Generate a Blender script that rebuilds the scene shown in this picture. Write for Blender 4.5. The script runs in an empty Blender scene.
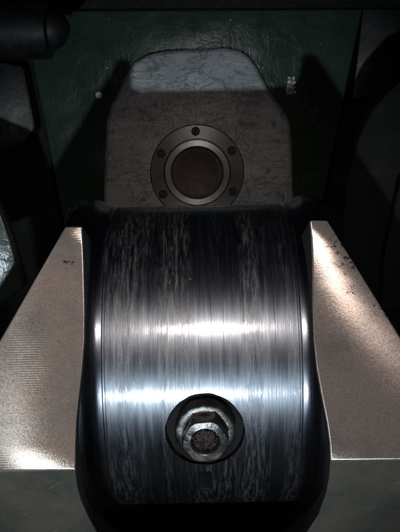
import bpy, bmesh, math, random
from mathutils import Vector, Matrix, Euler
R = math.radians
random.seed(4)
S = bpy.context.scene
COL = S.collection

# ---------------------------------------------------------------- camera
CAM = Vector((0.0, 0.0, 0.462))
F = 730.0                                   # focal length in photo pixels (400 wide)
cam_d = bpy.data.cameras.new('camera')
cam_d.sensor_fit = 'HORIZONTAL'; cam_d.sensor_width = 36.0
cam_d.lens = 36.0 * F / 400.0
cam_d.clip_start = 0.01; cam_d.clip_end = 50.0
cam = bpy.data.objects.new('camera', cam_d); COL.objects.link(cam)
MC = Matrix.Rotation(R(90 - 12), 4, 'X') @ Matrix.Rotation(R(-1.2), 4, 'Z')
cam.matrix_world = Matrix.Translation(CAM) @ MC
S.camera = cam

# ---------------------------------------------------------------- dark surroundings, two hand lamps
w = bpy.data.worlds.new('World'); S.world = w; w.use_nodes = True
bgn = w.node_tree.nodes['Background']
bgn.inputs['Color'].default_value = (0.55, 0.65, 0.85, 1)
bgn.inputs['Strength'].default_value = 0.006

def lamp(name, loc, target, power, color, radius, cone, blend=0.6):
    d = bpy.data.lights.new(name, 'SPOT'); d.energy = power; d.color = color
    d.shadow_soft_size = radius; d.spot_size = R(cone); d.spot_blend = blend
    o = bpy.data.objects.new(name, d); COL.objects.link(o)
    o.location = loc
    o.rotation_euler = (Vector(target) - Vector(loc)).to_track_quat('-Z', 'Y').to_euler()
    return o
TORCH = (-0.065, -0.594, 0.084); FLASH = (0.008, 0.140, 0.512)
# low cool torch: shines up over the pin onto the back wall; phone flash a hand above the lens
lamp('torch_lamp', TORCH, (-0.01, 0.75, 0.395), 26.0, (0.78, 0.92, 1.0), 0.010, 27, 0.9)
lamp('flash_lamp', FLASH, (0.0, 0.40, 0.27), 2.2, (1.0, 0.90, 0.84), 0.009, 102, 1.0)

S.view_settings.view_transform = 'Standard'
S.view_settings.look = 'None'
S.view_settings.exposure = 0.18
S.view_settings.gamma = 1.0
S.view_settings.use_curve_mapping = False

# ---------------------------------------------------------------- helpers
def ray(px, py):
    return (MC.to_3x3() @ Vector(((px - 200.0) / F, -(py - 266.0) / F, -1.0))).normalized()
def on_plane(px, py, p0, n):
    d = ray(px, py); t = (Vector(p0) - CAM).dot(Vector(n)) / d.dot(Vector(n))
    return CAM + d * t
def on_y(px, py, Y):
    return on_plane(px, py, (0, Y, 0), (0, 1, 0))

def link(name, bm, mat, parent=None, smooth=True, angle=35):
    me = bpy.data.meshes.new(name)
    bmesh.ops.recalc_face_normals(bm, faces=bm.faces)
    bm.to_mesh(me); bm.free()
    if mat: me.materials.append(mat)
    if smooth:
        for p in me.polygons: p.use_smooth = True
        me.set_sharp_from_angle(angle=R(angle))
    o = bpy.data.objects.new(name, me); COL.objects.link(o)
    if parent: o.parent = parent
    return o
def bake(o, *mods):
    for kind, kw in mods:
        m = o.modifiers.new(kind, kind)
        for k, v in kw.items(): setattr(m, k, v)
    dg = bpy.context.evaluated_depsgraph_get(); dg.update()
    me = bpy.data.meshes.new_from_object(o.evaluated_get(dg))
    o.modifiers.clear(); old = o.data; o.data = me; me.name = old.name
    return o
def shade(o, angle=35):
    for p in o.data.polygons: p.use_smooth = True
    o.data.set_sharp_from_angle(angle=R(angle))
def thing(name, label, cat, group=None, loc=(0, 0, 0)):
    o = bpy.data.objects.new(name, None); COL.objects.link(o)
    o.location = loc; o.empty_display_size = 0.02
    o['label'] = label; o['category'] = cat
    if group: o['group'] = group
    return o
def frame(axis):
    z = Vector(axis).normalized()
    x = Vector((1, 0, 0)); x = (x - z * x.dot(z)).normalized()
    y = z.cross(x)
    return Matrix((x, y, z)).transposed().to_4x4()
def lathe_bm(profile, seg, M, closed=False):
    """profile of (r, h) revolved about local z"""
    bm = bmesh.new(); rings = []
    for r, h in profile:
        if r < 1e-6:
            rings.append([bm.verts.new(M @ Vector((0, 0, h)))])
        else:
            rings.append([bm.verts.new(M @ Vector((r * math.cos(2*math.pi*i/seg), r * math.sin(2*math.pi*i/seg), h))) for i in range(seg)])
    for a, b in zip(rings, rings[1:]):
        for i in range(seg):
            j = (i + 1) % seg
            if len(a) == 1 and len(b) > 1: bm.faces.new((a[0], b[i], b[j]))
            elif len(b) == 1 and len(a) > 1: bm.faces.new((a[i], a[j], b[0]))
            elif len(a) > 1: bm.faces.new((a[i], a[j], b[j], b[i]))
    return bm
def slab(name, pts, back, mat, parent, bevel=0.0015, seg=2):
    """a plate with the given front outline and real thickness"""
    bm = bmesh.new(); back = Vector(back)
    a = [bm.verts.new(p) for p in pts]; b = [bm.verts.new(p + back) for p in pts]
    bm.faces.new(a); bm.faces.new(list(reversed(b)))
    n = len(a)
    for i in range(n): bm.faces.new((a[i], b[i], b[(i+1) % n], a[(i+1) % n]))
    o = link(name, bm, mat, parent)
    if bevel: bake(o, ('BEVEL', dict(width=bevel, segments=seg, limit_method='ANGLE', angle_limit=R(25)))); shade(o)
    return o

# ---------------------------------------------------------------- materials
class NT:
    def __init__(s, name):
        s.m = bpy.data.materials.new(name); s.m.use_nodes = True
        s.t = s.m.node_tree; s.b = s.t.nodes['Principled BSDF']
        s.co = s.n('ShaderNodeTexCoord').outputs['Object']
    def n(s, kind, **kw):
        x = s.t.nodes.new(kind)
        for k, v in kw.items(): setattr(x, k, v)
        return x
    def put(s, sock, v):
        if hasattr(v, 'is_linked') or isinstance(v, bpy.types.NodeSocket): s.t.links.new(v, sock)
        else: sock.default_value = v
    def noise(s, scale, detail=4, rough=0.55, stretch=None, dist=0.0, vec=None):
        v = vec or s.co
        if stretch:
            mp = s.n('ShaderNodeMapping'); mp.inputs['Scale'].default_value = stretch
            s.put(mp.inputs['Vector'], v); v = mp.outputs['Vector']
        x = s.n('ShaderNodeTexNoise'); s.put(x.inputs['Vector'], v)
        x.inputs['Scale'].default_value = scale; x.inputs['Detail'].default_value = detail
        x.inputs['Roughness'].default_value = rough; x.inputs['Distortion'].default_value = dist
        return x.outputs['Fac']
    def ramp(s, fac, *stops):
        x = s.n('ShaderNodeValToRGB'); e = x.color_ramp.elements
        while len(e) < len(stops): e.new(0.5)
        for el, (p, c) in zip(e, stops):
            el.position = p; el.color = (c, c, c, 1) if isinstance(c, (int, float)) else (*c, 1)
        s.put(x.inputs['Fac'], fac); return x.outputs['Color']
    def mix(s, fac, a, b, mode='MIX'):
        x = s.n('ShaderNodeMix', data_type='RGBA', blend_type=mode)
        s.put(x.inputs[0], fac)
        for i, v in ((6, a), (7, b)):
            s.put(x.inputs[i], (*v, 1) if isinstance(v, tuple) and len(v) == 3 else v)
        return x.outputs[2]
    def math(s, op, a, b=0.0):
        x = s.n('ShaderNodeMath', operation=op); s.put(x.inputs[0], a); s.put(x.inputs[1], b); return x.outputs[0]
    def bump(s, h, strength, dist, prev=None):
        x = s.n('ShaderNodeBump'); x.inputs['Strength'].default_value = strength; x.inputs['Distance'].default_value = dist
        s.put(x.inputs['Height'], h)
        if prev: s.put(x.inputs['Normal'], prev)
        return x.outputs['Normal']
    def set(s, **kw):
        for k, v in kw.items():
            sock = s.b.inputs[k.replace('_', ' ')]
            if isinstance(v, tuple) and len(v) == 3: v = (*v, 1)
            s.put(sock, v)
        return s.m

def polar(m, centre_y, centre_z, axis='X'):
    """coordinates running round the pin: (x, angle, 0)"""
    sep = m.n('ShaderNodeSeparateXYZ'); m.put(sep.inputs[0], m.co)
    a = m.math('ARCTAN2', m.math('SUBTRACT', sep.outputs['Z'], centre_z), m.math('MULTIPLY', m.math('SUBTRACT', sep.outputs['Y'], centre_y), -1.0))
    c = m.n('ShaderNodeCombineXYZ'); m.put(c.inputs[0], sep.outputs['X']); m.put(c.inputs[1], m.math('MULTIPLY', a, 0.1))
    return c.outputs[0], sep.outputs['X']

AX_Y, AX_Z = 0.481, 0.300            # axis of the crankpin
WEB_TILT = 15.0
# webs: upper face looks up at the lens, lower face turns back under a fold
NU = Vector((0, -math.cos(R(WEB_TILT)), math.sin(R(WEB_TILT)))); PU = Vector((0, AX_Y, AX_Z)) + NU * 0.1066
def mat_pin():
    m = NT('ground_pin_steel')
    pc, x = polar(m, AX_Y, AX_Z)
    fine = m.noise(1.0, 3, 0.7, (2600, 8, 1), vec=pc)
    mid = m.noise(1.0, 6, 0.7, (330, 14, 1), vec=pc)
    wide = m.noise(1.0, 3, 0.6, (55, 3, 1), vec=pc)
    speck = m.noise(1.0, 9, 0.82, (620, 60, 1), vec=pc)
    side = m.ramp(m.math('ABSOLUTE', x), (0.0, 1.0), (0.055, 0.9), (0.0575, 0.0))
    # dull worn tracks with greyish residue, broken up along the turning direction
    track = m.ramp(wide, (0.44, 0.08), (0.60, 1.0))
    film = m.math('MULTIPLY', m.math('MULTIPLY', m.ramp(speck, (0.47, 0.0), (0.75, 1.0)), track), side)
    col = m.ramp(mid, (0.30, (0.075, 0.082, 0.10)), (0.55, (0.13, 0.14, 0.16)), (0.78, (0.22, 0.23, 0.25)))
    col = m.mix(m.math('MULTIPLY', m.ramp(m.noise(1.0, 4, 0.6, (90, 3, 1), vec=pc), (0.50, 0.0), (0.62, 0.6)), side), col, (0.08, 0.085, 0.10))
    col = m.mix(m.math('MULTIPLY', film, 0.85), col, (0.24, 0.225, 0.215))
    # single scores: thin, dark, long round the pin
    score = m.math('MULTIPLY', m.ramp(m.noise(1.0, 2, 0.5, (1500, 5, 1), vec=pc), (0.66, 0.0), (0.71, 1.0)), side)
    col = m.mix(m.math('MULTIPLY', score, 0.8), col, (0.03, 0.03, 0.035))
    # small nicks across the turning direction
    nick = m.ramp(m.noise(1.0, 2, 0.5, (130, 420, 1), vec=pc), (0.765, 0.0), (0.785, 1.0))
    col = m.mix(nick, col, (0.55, 0.55, 0.56))
    metal = m.math('SUBTRACT', 1.0, m.math('MULTIPLY', film, 0.8))
    rgh = m.math('ADD', m.ramp(mid, (0.3, 0.31), (0.7, 0.41)), m.math('MULTIPLY', film, 0.15))
    flank = m.ramp(m.math('ABSOLUTE', x), (0.055, 0.0), (0.058, 1.0))
    col = m.mix(flank, col, (0.085, 0.09, 0.11))
    rgh = m.math('SUBTRACT', rgh, m.math('MULTIPLY', flank, 0.10))
    nb = m.bump(fine, 0.22, 0.0002)
    nb = m.bump(mid, 0.16, 0.0004, nb)
    nb = m.bump(film, 0.25, 0.0003, nb)
    nb = m.bump(m.math('SUBTRACT', nick, score), 0.4, 0.0003, nb)
    oil = m.math('SUBTRACT', m.math('SUBTRACT', 0.85, m.math('MULTIPLY', film, 0.7)), m.math('MULTIPLY', m.ramp(mid, (0.42, 0.0), (0.62, 1.0)), 0.5))
    nc = m.bump(mid, 0.10, 0.0003, m.bump(fine, 0.20, 0.0002))
    tg = m.n('ShaderNodeTangent', direction_type='RADIAL', axis='X')
    return m.set(Base_Color=col, Metallic=metal, Roughness=rgh, Normal=nb, Anisotropic=m.math('MULTIPLY', side, 0.2), Anisotropic_Rotation=PIN_ROT, Tangent=tg.outputs[0],
                 Coat_Weight=oil, Coat_Roughness=m.ramp(mid, (0.3, 0.12), (0.7, 0.21)), Coat_IOR=1.6, Coat_Normal=nc)
PIN_ROT = 0.25
def mat_web(name, tint, tools, pit_at, scratch, rough):
    m = NT(name)
    grain = m.noise(1500, 3, 0.7)
    grit = m.noise(900, 4, 0.75)
    blot = m.noise(26, 5, 0.6)
    near = None
    for q, rad in pit_at:
        dv = m.n('ShaderNodeVectorMath', operation='DISTANCE'); m.put(dv.inputs[0], m.co); dv.inputs[1].default_value = q
        k = m.ramp(m.math('DIVIDE', dv.outputs['Value'], rad), (0.2, 1.0), (1.0, 0.0))
        near = k if near is None else m.math('MAXIMUM', near, k)
    pitn = m.math('ADD', m.noise(420, 4, 0.65), m.math('MULTIPLY', near, 0.16))
    spots = m.ramp(pitn, (0.69, 0.0), (0.74, 0.9))
    halo = m.ramp(pitn, (0.58, 0.0), (0.72, 0.35))
    base = m.ramp(blot, (0.32, tuple(c*k for c, k in zip(tint, (0.66, 0.70, 0.74)))), (0.52, tint), (0.70, tuple(c*k for c, k in zip(tint, (1.12, 1.05, 0.98)))))
    base = m.mix(m.ramp(grit, (0.40, 0.4), (0.62, 0.0)), base, tuple(c*0.45 for c in tint))
    base = m.mix(m.ramp(grain, (0.58, 0.0), (0.70, 0.30)), base, tuple(min(1, c*1.7) for c in tint))
    base = m.mix(halo, base, (0.16, 0.10, 0.07))
    base = m.mix(spots, base, (0.035, 0.025, 0.02))
    rub = m.ramp(m.noise(1.0, 3, 0.6, (60, 60, 900), dist=0.4), (0.66, 0.0), (0.72, 0.5))
    base = m.mix(m.math('MULTIPLY', rub, m.ramp(m.noise(40, 2, 0.5), (0.5, 0.0), (0.62, 1.0))), base, tuple(min(1, c*1.6) for c in tint))
    nb = m.bump(grain, 0.14, 0.0002)
    nb = m.bump(grit, 0.10, 0.0002, nb)
    if tools:
        tool = m.n('ShaderNodeTexWave', wave_type='BANDS', bands_direction='Z')
        tool.inputs['Scale'].default_value = 250; tool.inputs['Distortion'].default_value = 1.0; tool.inputs['Detail Scale'].default_value = 6
        m.put(tool.inputs['Vector'], m.co)
        toolm = m.math('MULTIPLY', tool.outputs['Fac'], m.ramp(m.noise(18, 2, 0.5), (0.50, 0.0), (0.62, 1.0)))
        nb = m.bump(toolm, 0.16, 0.0003, nb)
    tv = m.n('ShaderNodeCombineXYZ')
    for i in range(3): tv.inputs[i].default_value = scratch[i]
    return m.set(Base_Color=base, Metallic=0.5 if tools else 0.7, Roughness=m.ramp(grit, (0.3, rough), (0.7, rough + 0.07)), Normal=nb,
                 Anisotropic=0.98, Anisotropic_Rotation=WEB_ROT, Tangent=tv.outputs[0])
WEB_ROT = 0.25
def mat_rough_cast():
    m = NT('scratched_lower_steel')
    g = m.noise(300, 5, 0.7); b = m.noise(30, 4, 0.6)
    col = m.ramp(b, (0.3, (0.075, 0.085, 0.075)), (0.7, (0.165, 0.145, 0.115)))
    mp = m.n('ShaderNodeMapping'); mp.inputs['Rotation'].default_value = (0, R(28), 0); m.put(mp.inputs['Vector'], m.co)
    scr = m.math('MULTIPLY', m.ramp(m.noise(1.0, 2, 0.5, (25, 300, 900), vec=mp.outputs['Vector']), (0.66, 0.0), (0.70, 1.0)), m.ramp(m.noise(45, 2, 0.5), (0.52, 0.0), (0.62, 0.5)))
    col = m.mix(scr, col, (0.34, 0.34, 0.30))
    nb = m.bump(g, 0.25, 0.0005)
    return m.set(Base_Color=col, Metallic=0.5, Roughness=m.ramp(g, (0.3, 0.40), (0.7, 0.55)), Normal=nb)
def mat_paint(name, tint, rough=0.24, bumpy=1.0):
    m = NT(name)
    lump = m.noise(38, 4, 0.5, dist=0.5)
    brush = m.noise(1.0, 4, 0.6, (260, 60, 70), dist=0.8)
    chips = m.ramp(m.noise(300, 2, 0.5), (0.745, 0.0), (0.77, 1.0))
    col = m.ramp(m.noise(14, 4, 0.6), (0.3, tuple(c*0.55 for c in tint)), (0.7, tint))
    col = m.mix(chips, col, (0.35, 0.36, 0.34))
    nb = m.bump(lump, 0.26 * bumpy, 0.005)
    peel = m.noise(420, 3, 0.5)
    nb = m.bump(brush, 0.22 * bumpy, 0.0011, nb)
    nb = m.bump(peel, 0.14 * bumpy, 0.0008, nb)
    return m.set(Base_Color=col, Roughness=m.ramp(lump, (0.3, rough), (0.7, rough + 0.15)), Normal=nb, Specular_IOR_Level=0.5)
def mat_plate():
    m = NT('scribbled_plate_steel')
    total = None
    for i, (sc, st, d) in enumerate(((1.0, (22, 20, 36), 0.9), (1.0, (44, 20, 22), 0.8), (1.0, (18, 20, 60), 1.2))):
        mp = m.n('ShaderNodeMapping'); mp.inputs['Location'].default_value = (i * 3.1, i * 1.7, i * 2.3); m.put(mp.inputs['Vector'], m.co)
        f = m.noise(sc, 1.5, 0.5, st, d, vec=mp.outputs['Vector'])
        k = m.math('ABSOLUTE', m.math('SUBTRACT', m.math('FRACT', m.math('MULTIPLY', f, 9.0)), 0.5))
        line = m.ramp(k, (0.0, 1.0), (0.16, 0.0))
        mask = m.ramp(m.noise(34, 3, 0.6, vec=mp.outputs['Vector']), (0.46, 0.0), (0.52, 1.0))
        line = m.math('MULTIPLY', line, mask)
        total = line if total is None else m.math('MAXIMUM', total, line)
    fine = m.noise(1.0, 4, 0.65, (700, 80, 90), dist=1.5)
    col = m.ramp(m.noise(20, 5, 0.6), (0.3, (0.19, 0.19, 0.197)), (0.7, (0.30, 0.30, 0.308)))
    col = m.mix(m.math('MULTIPLY', total, 0.6), col, (0.03, 0.028, 0.026))
    smear = m.ramp(m.noise(1.0, 4, 0.6, (22, 20, 130), dist=1.2), (0.52, 0.0), (0.68, 0.6))
    col = m.mix(smear, col, (0.40, 0.39, 0.39))
    sp = m.n('ShaderNodeSeparateXYZ'); m.put(sp.inputs[0], m.co)     # wire-brushed, rusty strips down both edges
    edge = m.ramp(m.math('ABSOLUTE', m.math('SUBTRACT', sp.outputs['X'], 0.001)), (0.080, 0.0), (0.092, 1.0))
    wire = m.ramp(m.noise(1.0, 4, 0.7, (620, 200, 45), dist=0.6), (0.50, 0.0), (0.62, 1.0))
    col = m.mix(m.math('MULTIPLY', m.math('MULTIPLY', edge, wire), 0.8), col, (0.42, 0.36, 0.31))
    nb = m.bump(fine, 0.25, 0.0005)
    nb = m.bump(m.math('MULTIPLY', total, -1.0), 0.10, 0.0003, nb)
    return m.set(Base_Color=col, Metallic=0.3, Roughness=m.ramp(fine, (0.3, 0.42), (0.7, 0.6)), Normal=nb)
def mat_turned(name, tint, rough):
    m = NT(name)
    col = m.ramp(m.noise(60, 4, 0.6), (0.3, tuple(c*0.7 for c in tint)), (0.7, tint))
    tg = m.n('ShaderNodeTangent', direction_type='RADIAL', axis='Y')
    return m.set(Base_Color=col, Metallic=0.9, Roughness=rough, Anisotropic=0.7, Anisotropic_Rotation=0.25, Tangent=tg.outputs[0])
def mat_grimy(name, a, b, rough, metal, scale=160, bump=0.6, spec=0.5):
    m = NT(name)
    g = m.noise(scale, 5, 0.65)
    return m.set(Base_Color=m.ramp(g, (0.35, a), (0.65, b)), Metallic=metal, Specular_IOR_Level=spec, Roughness=m.ramp(g, (0.3, rough), (0.7, rough + 0.25)),
                 Normal=m.bump(g, bump, 0.0015))
M_pin = mat_pin()
def scratch_dir(lamp_at, t):                 # grinding direction that throws the lamp's streak through t
    p = on_plane(*t, PU, NU)
    h = (Vector(lamp_at) - p).normalized() + (CAM - p).normalized()
    return NU.cross((h - NU * h.dot(NU)).normalized()).normalized()
M_webL = mat_web('machined_web_steel', (0.33, 0.265, 0.225), True, [(on_plane(68, 262, PU, NU), 0.006)], scratch_dir(TORCH, (36, 436)), 0.17)
M_webR = mat_web('speckled_web_steel', (0.37, 0.30, 0.265), False, [(on_plane(337, 246, PU, NU), 0.013), (on_plane(347, 266, PU, NU), 0.011), (on_plane(352, 290, PU, NU), 0.007), (on_plane(376, 312, PU, NU), 0.008)], scratch_dir(FLASH, (342, 274)), 0.22)
M_lower = mat_rough_cast()
M_fillet = mat_turned('polished_fillet_steel', (0.20, 0.22, 0.26), 0.22)
M_green = mat_paint('dark_green_paint', (0.022, 0.038, 0.027), 0.20)
M_black = mat_paint('black_green_paint', (0.005, 0.006, 0.006), 0.42)
M_plate = mat_plate()
M_ring = mat_turned('turned_flange_steel', (0.12, 0.116, 0.113), 0.36)
M_collar = mat_turned('turned_collar_steel', (0.26, 0.255, 0.25), 0.34)
M_bore = mat_grimy('brown_bore_film', (0.030, 0.020, 0.013), (0.075, 0.052, 0.035), 0.45, 0.2, 60)
M_bolt = mat_grimy('oily_bolt_steel', (0.03, 0.03, 0.031), (0.13, 0.125, 0.12), 0.20, 0.8, 80, 0.4)
M_gunk = mat_grimy('brown_oily_sludge', (0.005, 0.004, 0.003), (0.028, 0.017, 0.013), 0.08, 0.1, 500, 1.0)
M_recess = mat_grimy('black_recess_faces', (0.004, 0.004, 0.005), (0.010, 0.010, 0.012), 0.55, 0.0, 120, 0.3, 0.12)  # near-black colour for the counterbore and slot faces
M_shade = mat_grimy('shade_black', (0.003, 0.0035, 0.0033), (0.006, 0.008, 0.007), 0.6, 0.0, 60, 0.5, 0.15)  # near-black colour stands in for shade on side walls and cover; rail shares it
M_dark = mat_grimy('black_screw_steel', (0.012, 0.012, 0.012), (0.04, 0.04, 0.04), 0.4, 0.6)
M_rubber = mat_grimy('black_rubber', (0.004, 0.004, 0.005), (0.009, 0.009, 0.011), 0.4, 0.0, 90, 0.2, 0.25)
M_lead = mat_grimy('bright_chipped_metal', (0.25, 0.25, 0.25), (0.6, 0.6, 0.6), 0.3, 0.7, 500)
M_sump = mat_grimy('oily_sump_metal', (0.006, 0.006, 0.007), (0.014, 0.014, 0.015), 0.35, 0.0, 40)

# ---------------------------------------------------------------- the case behind the shaft
WY = 0.753                                  # front of the back wall
sump = bmesh.new()
vs = [sump.verts.new(p) for p in ((-0.6, -0.15, 0), (0.6, -0.15, 0), (0.6, 1.0, 0), (-0.6, 1.0, 0))]
sump.faces.new(vs)
so = link('floor', sump, M_sump, None, False); so['kind'] = 'structure'

case = thing('crankcase', 'dark green painted crankcase wall with brush marks around the scribbled steel plate', 'engine case', loc=(0, WY, 0))
def local(o):                                # keep world place when the parent is not at the origin
    o.matrix_parent_inverse = Matrix.Translation(-Vector(o.parent.location)); return o
P = lambda *pts, Y=WY: [on_y(x, y, Y) for x, y in pts]
# painted middle panel, narrower at the foot
local(slab('wall_panel', P((22, -30), (374, -30), (362, 12), (330, 168), (300, 320), (96, 320), (66, 235), (33, 66)), (0, 0.05, 0), M_green, case, 0.003))
# recessed side walls, their shade put into the colour
local(slab('side_panel', P((-160, -60), (60, -60), (130, 420), (-160, 420), Y=WY+0.068), (0, 0.03, 0), M_shade, case, 0))
local(slab('side_panel', P((340, -60), (560, -60), (560, 420), (270, 420), Y=WY+0.068), (0, 0.03, 0), M_shade, case, 0))
# rail along the top, standing proud
local(slab('top_rail', P((-60, -40), (460, -46), (460, 7), (-60, 10), Y=WY-0.022), (0, 0.02, 0), M_shade, case, 0.002))
# rib on the left recess
local(slab('rib', P((-60, 55), (6, 62), (24, 66), (36, 128), (20, 150), (-60, 165), Y=WY+0.038), (0, 0.028, 0), M_black, case, 0.004))
local(slab('rib', P((366, -20), (420, -20), (420, 50), (398, 66), (388, 84), (372, 96), (352, 100), (357, 60), Y=WY+0.023), (0, 0.04, 0), M_black, case, 0.002))
# rivet head
c = on_y(99, 95, WY)
local(link('rivet', lathe_bm([(0.0040, 0.0), (0.0038, 0.0012), (0.0028, 0.0022), (0.0, 0.0026)], 20, Matrix.Translation(c) @ frame((0, -1, 0))), M_lead, case))
# broken lug with bare metal
lug = bmesh.new()
c = on_y(291, 84, WY)
for i in range(22):
    a = random.uniform(-0.0048, 0.0048); b = random.uniform(-0.010, 0.010)
    if b > 0.001: a = -0.0022 + 0.0044 * (i % 2) + random.uniform(-0.0006, 0.0006)
    bmesh.ops.create_icosphere(lug, subdivisions=2, radius=random.uniform(0.0017, 0.0032), matrix=Matrix.Translation(c + Vector((a, -0.001, b))))
local(link('paint_chip', lug, M_lead, case))

# lower left bracket and right hand cover, nearer than the wall
br = thing('bracket_plate', 'green plate corner poking in low at the left edge beside the lit steel web', 'bracket', loc=(0, 0.58, 0))
local(slab('plate', P((-90, 170), (-3, 205), (10, 240), (23, 287), (10, 300), (-90, 340), Y=0.58), (0, 0.02, 0), M_green, br, 0.002))
cv = thing('side_cover', 'curved cover coloured nearly black as shade at the right edge above the speckled web', 'cover', loc=(0, 0.60, 0))
local(slab('cover_plate', P((480, 50), (412, 74), (398, 82), (386, 94), (372, 110), (358, 140), (345, 190), (338, 300), (480, 340), Y=0.62), (0, 0.03, 0), M_shade, cv, 0.003))
local(slab('flange', P((480, 120), (401, 178), (384, 255), (380, 330), (480, 340), Y=0.605), (0, 0.012, 0), M_shade, cv, 0.002))

# ---------------------------------------------------------------- steel plate with the round flange
PY = WY - 0.010
plate = thing('bearing_plate', 'bare grey steel plate with scribbled scratches and a round bolted flange behind the crankpin', 'plate', loc=(0, PY, 0))
outline = P((103, 196), (104, 160), (106, 122), (110, 106), (117, 92), (124, 76), (134, 62), (148, 54), (165, 50.5), (200, 48.5), (226, 47.5), (240, 50),
            (250, 57), (258, 68), (266, 84), (276, 100), (286, 113), (291, 124), (293, 160), (294, 196), (296, 300), (101, 300), Y=PY)
local(slab('face_plate', outline, (0, 0.0095, 0), M_plate, plate, 0.0045, 3))
fc = on_y(197.2, 172.0, PY); FM = Matrix.Translation(fc) @ frame((0, -1, 0)) @ Matrix.Scale(1.11, 4)
fl = link('flange', lathe_bm([(0.0428, -0.002), (0.0428, 0.0030), (0.0420, 0.0038), (0.0305, 0.0038), (0.0300, 0.0030), (0.0292, 0.0030)], 96, FM), M_ring, plate); local(fl)
rg = link('collar', lathe_bm([(0.0297, 0.0025), (0.0297, 0.0075), (0.0290, 0.0086), (0.0240, 0.0086), (0.0226, 0.0072), (0.0226, -0.008)], 96, FM), M_collar, plate); local(rg)
local(link('bore_cover', lathe_bm([(0.0226, 0.001), (0.019, 0.0012), (0.017, 0.0004), (0.0, 0.0006)], 64, FM), M_bore, plate))
def screw_bm(M):
    bm = lathe_bm([(0.0039, -0.001), (0.0039, 0.0020), (0.0034, 0.0026), (0.0020, 0.0026)], 18, M)
    s = lathe_bm([(0.0020, 0.0026), (0.0019, 0.0006), (0.0, 0.0006)], 6, M)
    me = bpy.data.meshes.new('t'); s.to_mesh(me); s.free(); bm.from_mesh(me); bpy.data.meshes.remove(me)
    return bm
first = None
for k in range(6):
    a = R(91 + 60 * k)
    M = FM @ Matrix.Translation((0, 0, 0.0038))
    off = FM.to_3x3() @ Vector((0.0368 * math.cos(a), 0.0368 * math.sin(a), 0))
    if first is None:
        first = link('screw', screw_bm(M), M_dark, fl); s = first
    else:
        s = first.copy(); COL.objects.link(s); s.parent = fl
    s.location = off
    s.matrix_parent_inverse = Matrix.Identity(4)

# ---------------------------------------------------------------- rod end, top left
rod = thing('rod_end', 'black round rod with a blunt rounded tip reaching in at the top left', 'rod')
a = on_y(-120, 33, 0.60); b = on_y(70, 29, 0.60)
RM = Matrix.Translation(b) @ frame(b - a)
L = (b - a).length
px = 0.60 / F * 1.0
local(link('shaft', lathe_bm([(0.0, -L), (0.0225, -L), (0.0225, -0.0165), (0.0215, -0.0155), (0.0150, -0.0152)], 48, RM), M_rubber, rod))
tip = [(0.0160, -0.0165)] + [(0.0160 * math.cos(t), 0.0160 * math.sin(t) - 0.0160 + 0.0) for t in [R(5 * i) for i in range(0, 18)]] + [(0.0, 0.0)]
local(link('tip', lathe_bm(tip, 48, RM), M_rubber, rod))

# ---------------------------------------------------------------- the crankshaft: pin, two webs, plug
shaft = thing('crankshaft', 'steel crankpin with scored dark journal between two bright machined webs', 'crankshaft', loc=(0, AX_Y, AX_Z))
half = [(0.0, 0.1), (0.02, 0.1), (0.04, 0.1), (0.0540, 0.1), (0.0545, 0.0993), (0.0555, 0.0993), (0.0560, 0.0999), (0.058, 0.1001), (0.0600, 0.1007), (0.0620, 0.1017),
        (0.0640, 0.1030), (0.0660, 0.1043), (0.0690, 0.1052), (0.0730, 0.1056), (0.0770, 0.1050), (0.0805, 0.1030), (0.0830, 0.0990), (0.0845, 0.0930), (0.0848, 0.05), (0.0848, 0.0)]
prof = [(r, -x) for x, r in reversed(half)][:-1] + [(r, x) for x, r in half]
XM = Matrix.Translation((0, AX_Y, AX_Z)) @ Matrix(((0, 0, 1, 0), (1, 0, 0, 0), (0, 1, 0, 0), (0, 0, 0, 1)))
pin = link('crankpin', lathe_bm(prof, 240, XM), M_pin, shaft)
# counterbore for the plug
e = R(-2.0); bax = Vector((0, -math.cos(e), math.sin(e)))
hit_d = ray(204.5, 433)
def hit_pin(px_, py_, r=0.1):
    d = ray(px_, py_); o = CAM - Vector((0, AX_Y, AX_Z))
    A = d.y**2 + d.z**2; B = o.y*d.y + o.z*d.z; C = o.y**2 + o.z**2 - r*r
    return CAM + d * ((-B - math.sqrt(B*B - A*C)) / A)
pc = hit_pin(205, 431)
BM_ = Matrix.Translation(pc) @ frame(bax)
local(pin); bpy.context.view_layer.update()
cut = link('cutter', lathe_bm([(0.0, -0.0075), (0.0222, -0.0075), (0.0230, 0.03), (0.0, 0.03)], 144, BM_), M_recess)
for v in cut.data.vertices:                # the spotface is worn, not a clean circle
    q = v.co - pc; t = math.atan2(q.z, q.x)
    v.co = pc + Vector((q.x * (1 + 0.004 * math.sin(5*t) + 0.006 * math.sin(17*t + 1)), q.y, (q.z * (1.05 + 0.006 * math.sin(13*t + 2)) - 0.0006)))
bake(pin, ('BOOLEAN', dict(operation='DIFFERENCE', object=cut, solver='EXACT', material_mode='TRANSFER')))
bpy.data.objects.remove(cut)
sp = hit_pin(205, 482); sn = Vector((0, sp.y - AX_Y, sp.z - AX_Z)).normalized()
slot = bmesh.new(); bmesh.ops.create_cube(slot, size=1.0, matrix=Matrix.Translation(sp) @ frame(sn) @ Matrix.Diagonal((0.0088, 0.022, 0.0045, 1)))
bmesh.ops.bevel(slot, geom=slot.edges[:], offset=0.0012, segments=3, affect='EDGES')
cut = link('cutter', slot, M_recess)
bake(pin, ('BOOLEAN', dict(operation='DIFFERENCE', object=cut, solver='EXACT', material_mode='TRANSFER')))
bpy.data.objects.remove(cut)
shade(pin, 28)

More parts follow.
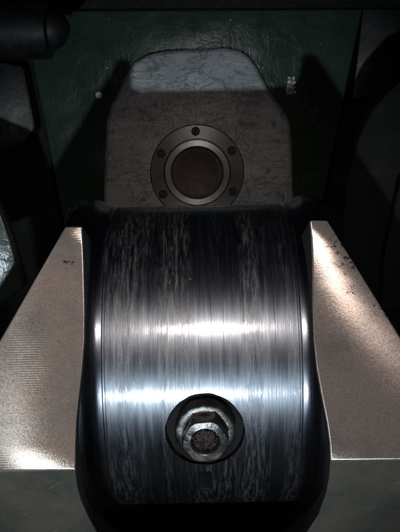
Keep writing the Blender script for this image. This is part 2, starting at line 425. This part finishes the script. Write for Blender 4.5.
plug = link('plug_washer', lathe_bm([(0.0, -0.009), (0.0168, -0.009), (0.0168, 0.0012), (0.0160, 0.0024), (0.0140, 0.0030), (0.0120, 0.0026), (0.0112, 0.0010), (0.0, 0.0010)], 120, BM_), M_bolt, shaft)
for v in plug.data.vertices:                # hammered edge
    q = v.co - pc; t = math.atan2(q.z, q.x); k = 1 + 0.010 * math.sin(6*t + 1) + 0.008 * math.sin(13*t) + 0.006 * math.sin(23*t + 2)
    v.co = pc + Vector((q.x * k, q.y, q.z * k))
local(plug)
hexr = 0.0130
HB = BM_ @ Matrix.Translation((0, 0, 0.003)) @ Matrix.Rotation(R(4), 4, 'Z')
hx = bmesh.new()
def ring(rad, h, hexa):
    out = []
    for i in range(48):
        t = 2 * math.pi * i / 48
        rr = rad
        if hexa:
            tt = (t % (math.pi / 3)) - math.pi / 6
            rr = min(rad, hexr * math.cos(math.pi / 6) / math.cos(tt))
        out.append(hx.verts.new(HB @ Vector((rr * math.cos(t), rr * math.sin(t), h))))
    return out
rs = [ring(0.0130, -0.002, True), ring(0.0130, 0.0085, True), ring(0.0120, 0.0100, True), ring(0.0082, 0.0104, False), ring(0.0076, 0.0098, False), ring(0.0072, 0.0060, False)]
for A_, B_ in zip(rs, rs[1:]):
    for i in range(48): hx.faces.new((A_[i], A_[(i+1) % 48], B_[(i+1) % 48], B_[i]))
hx.faces.new(rs[-1])
hexo = link('hex_head', hx, M_bolt, plug, True, 25)
hexo.matrix_parent_inverse = Matrix.Identity(4)
sl = bmesh.new()
bmesh.ops.create_icosphere(sl, subdivisions=4, radius=1.0)
for v in sl.verts:
    n_ = Vector(v.co); k = 1 + 0.16 * math.sin(9*n_.x + 2) * math.sin(8*n_.y) + 0.10 * math.sin(17*n_.x*n_.y + 3*n_.z)
    v.co = HB @ Vector((n_.x * 0.0073 * min(k, 1.02), n_.y * 0.0073 * min(k, 1.02), 0.0062 + n_.z * 0.0028 * k))
so_ = link('sludge', sl, M_gunk, plug, True, 180); so_.matrix_parent_inverse = Matrix.Identity(4)

# webs
NL = Vector((0, -math.cos(R(-30)), math.sin(R(-30))))
def web(inner_u, inner_l, outer_u, fold_out, mat, label):
    iu = [on_plane(x, y, PU, NU) for x, y in inner_u]
    PL = iu[-1]
    il = [on_plane(x, y, PL, NL) for x, y in inner_l]
    n = len(iu)
    o0 = on_plane(*outer_u[0], PU, NU); o1 = on_plane(*outer_u[1], PU, NU)
    fo = Vector((o1.x, iu[-1].y, iu[-1].z))
    ou = [o0.lerp(o1, (i / (n - 1)) ** 1.0) for i in range(n - 1)] + [fo]
    ol = [Vector((o1.x, p.y, p.z)) for p in il]
    back = Vector((0, 0.105, -0.045))
    inn, out = iu + il, ou + ol
    bm = bmesh.new()
    fi = [bm.verts.new(p) for p in inn]; fo_ = [bm.verts.new(p) for p in out]
    bi = [bm.verts.new(p + back) for p in inn]; bo = [bm.verts.new(p + back) for p in out]
    inner_faces = []
    for i in range(len(inn) - 1):
        f_ = bm.faces.new((fi[i], fo_[i], fo_[i+1], fi[i+1])); f_.material_index = 2 if i >= n - 1 else 0
        bm.faces.new((bi[i], bi[i+1], bo[i+1], bo[i]))
        inner_faces.append(bm.faces.new((fi[i], fi[i+1], bi[i+1], bi[i]))); bm.faces.new((fo_[i], bo[i], bo[i+1], fo_[i+1]))
    bm.faces.new((fi[0], bi[0], bo[0], fo_[0])); bm.faces.new((fi[-1], fo_[-1], bo[-1], bi[-1]))
    for k in inner_faces: k.material_index = 1
    o = link('web', bm, mat, shaft); o.data.materials.append(M_fillet); o.data.materials.append(M_lower)
    bake(o, ('BEVEL', dict(width=0.0011, segments=3, limit_method='ANGLE', angle_limit=R(22)))); shade(o, 40)
    o['label'] = label
    local(o); return o
web([(82.5, 226), (83.5, 245), (84.3, 265), (84.8, 288), (85.2, 312), (85, 340), (82.5, 370), (79.5, 397), (77, 422), (76, 445), (76, 470)],
    [(78, 486), (82, 501), (89, 517), (97, 532), (110, 552), (130, 580)],
    [(65, 226.5), (-75, 470)], None, M_webL, 'left web face with horizontal tool marks')
web([(309.5, 220), (311, 238), (311.8, 260), (312.2, 288), (312.6, 312), (313.6, 340), (316.5, 368), (321, 394), (326.5, 422), (329.5, 443), (330, 461)],
    [(329, 477), (326, 493), (318, 515), (307, 532), (292, 552), (272, 580)],
    [(327.5, 220), (478, 461)], None, M_webR, 'right web face with brown pits')
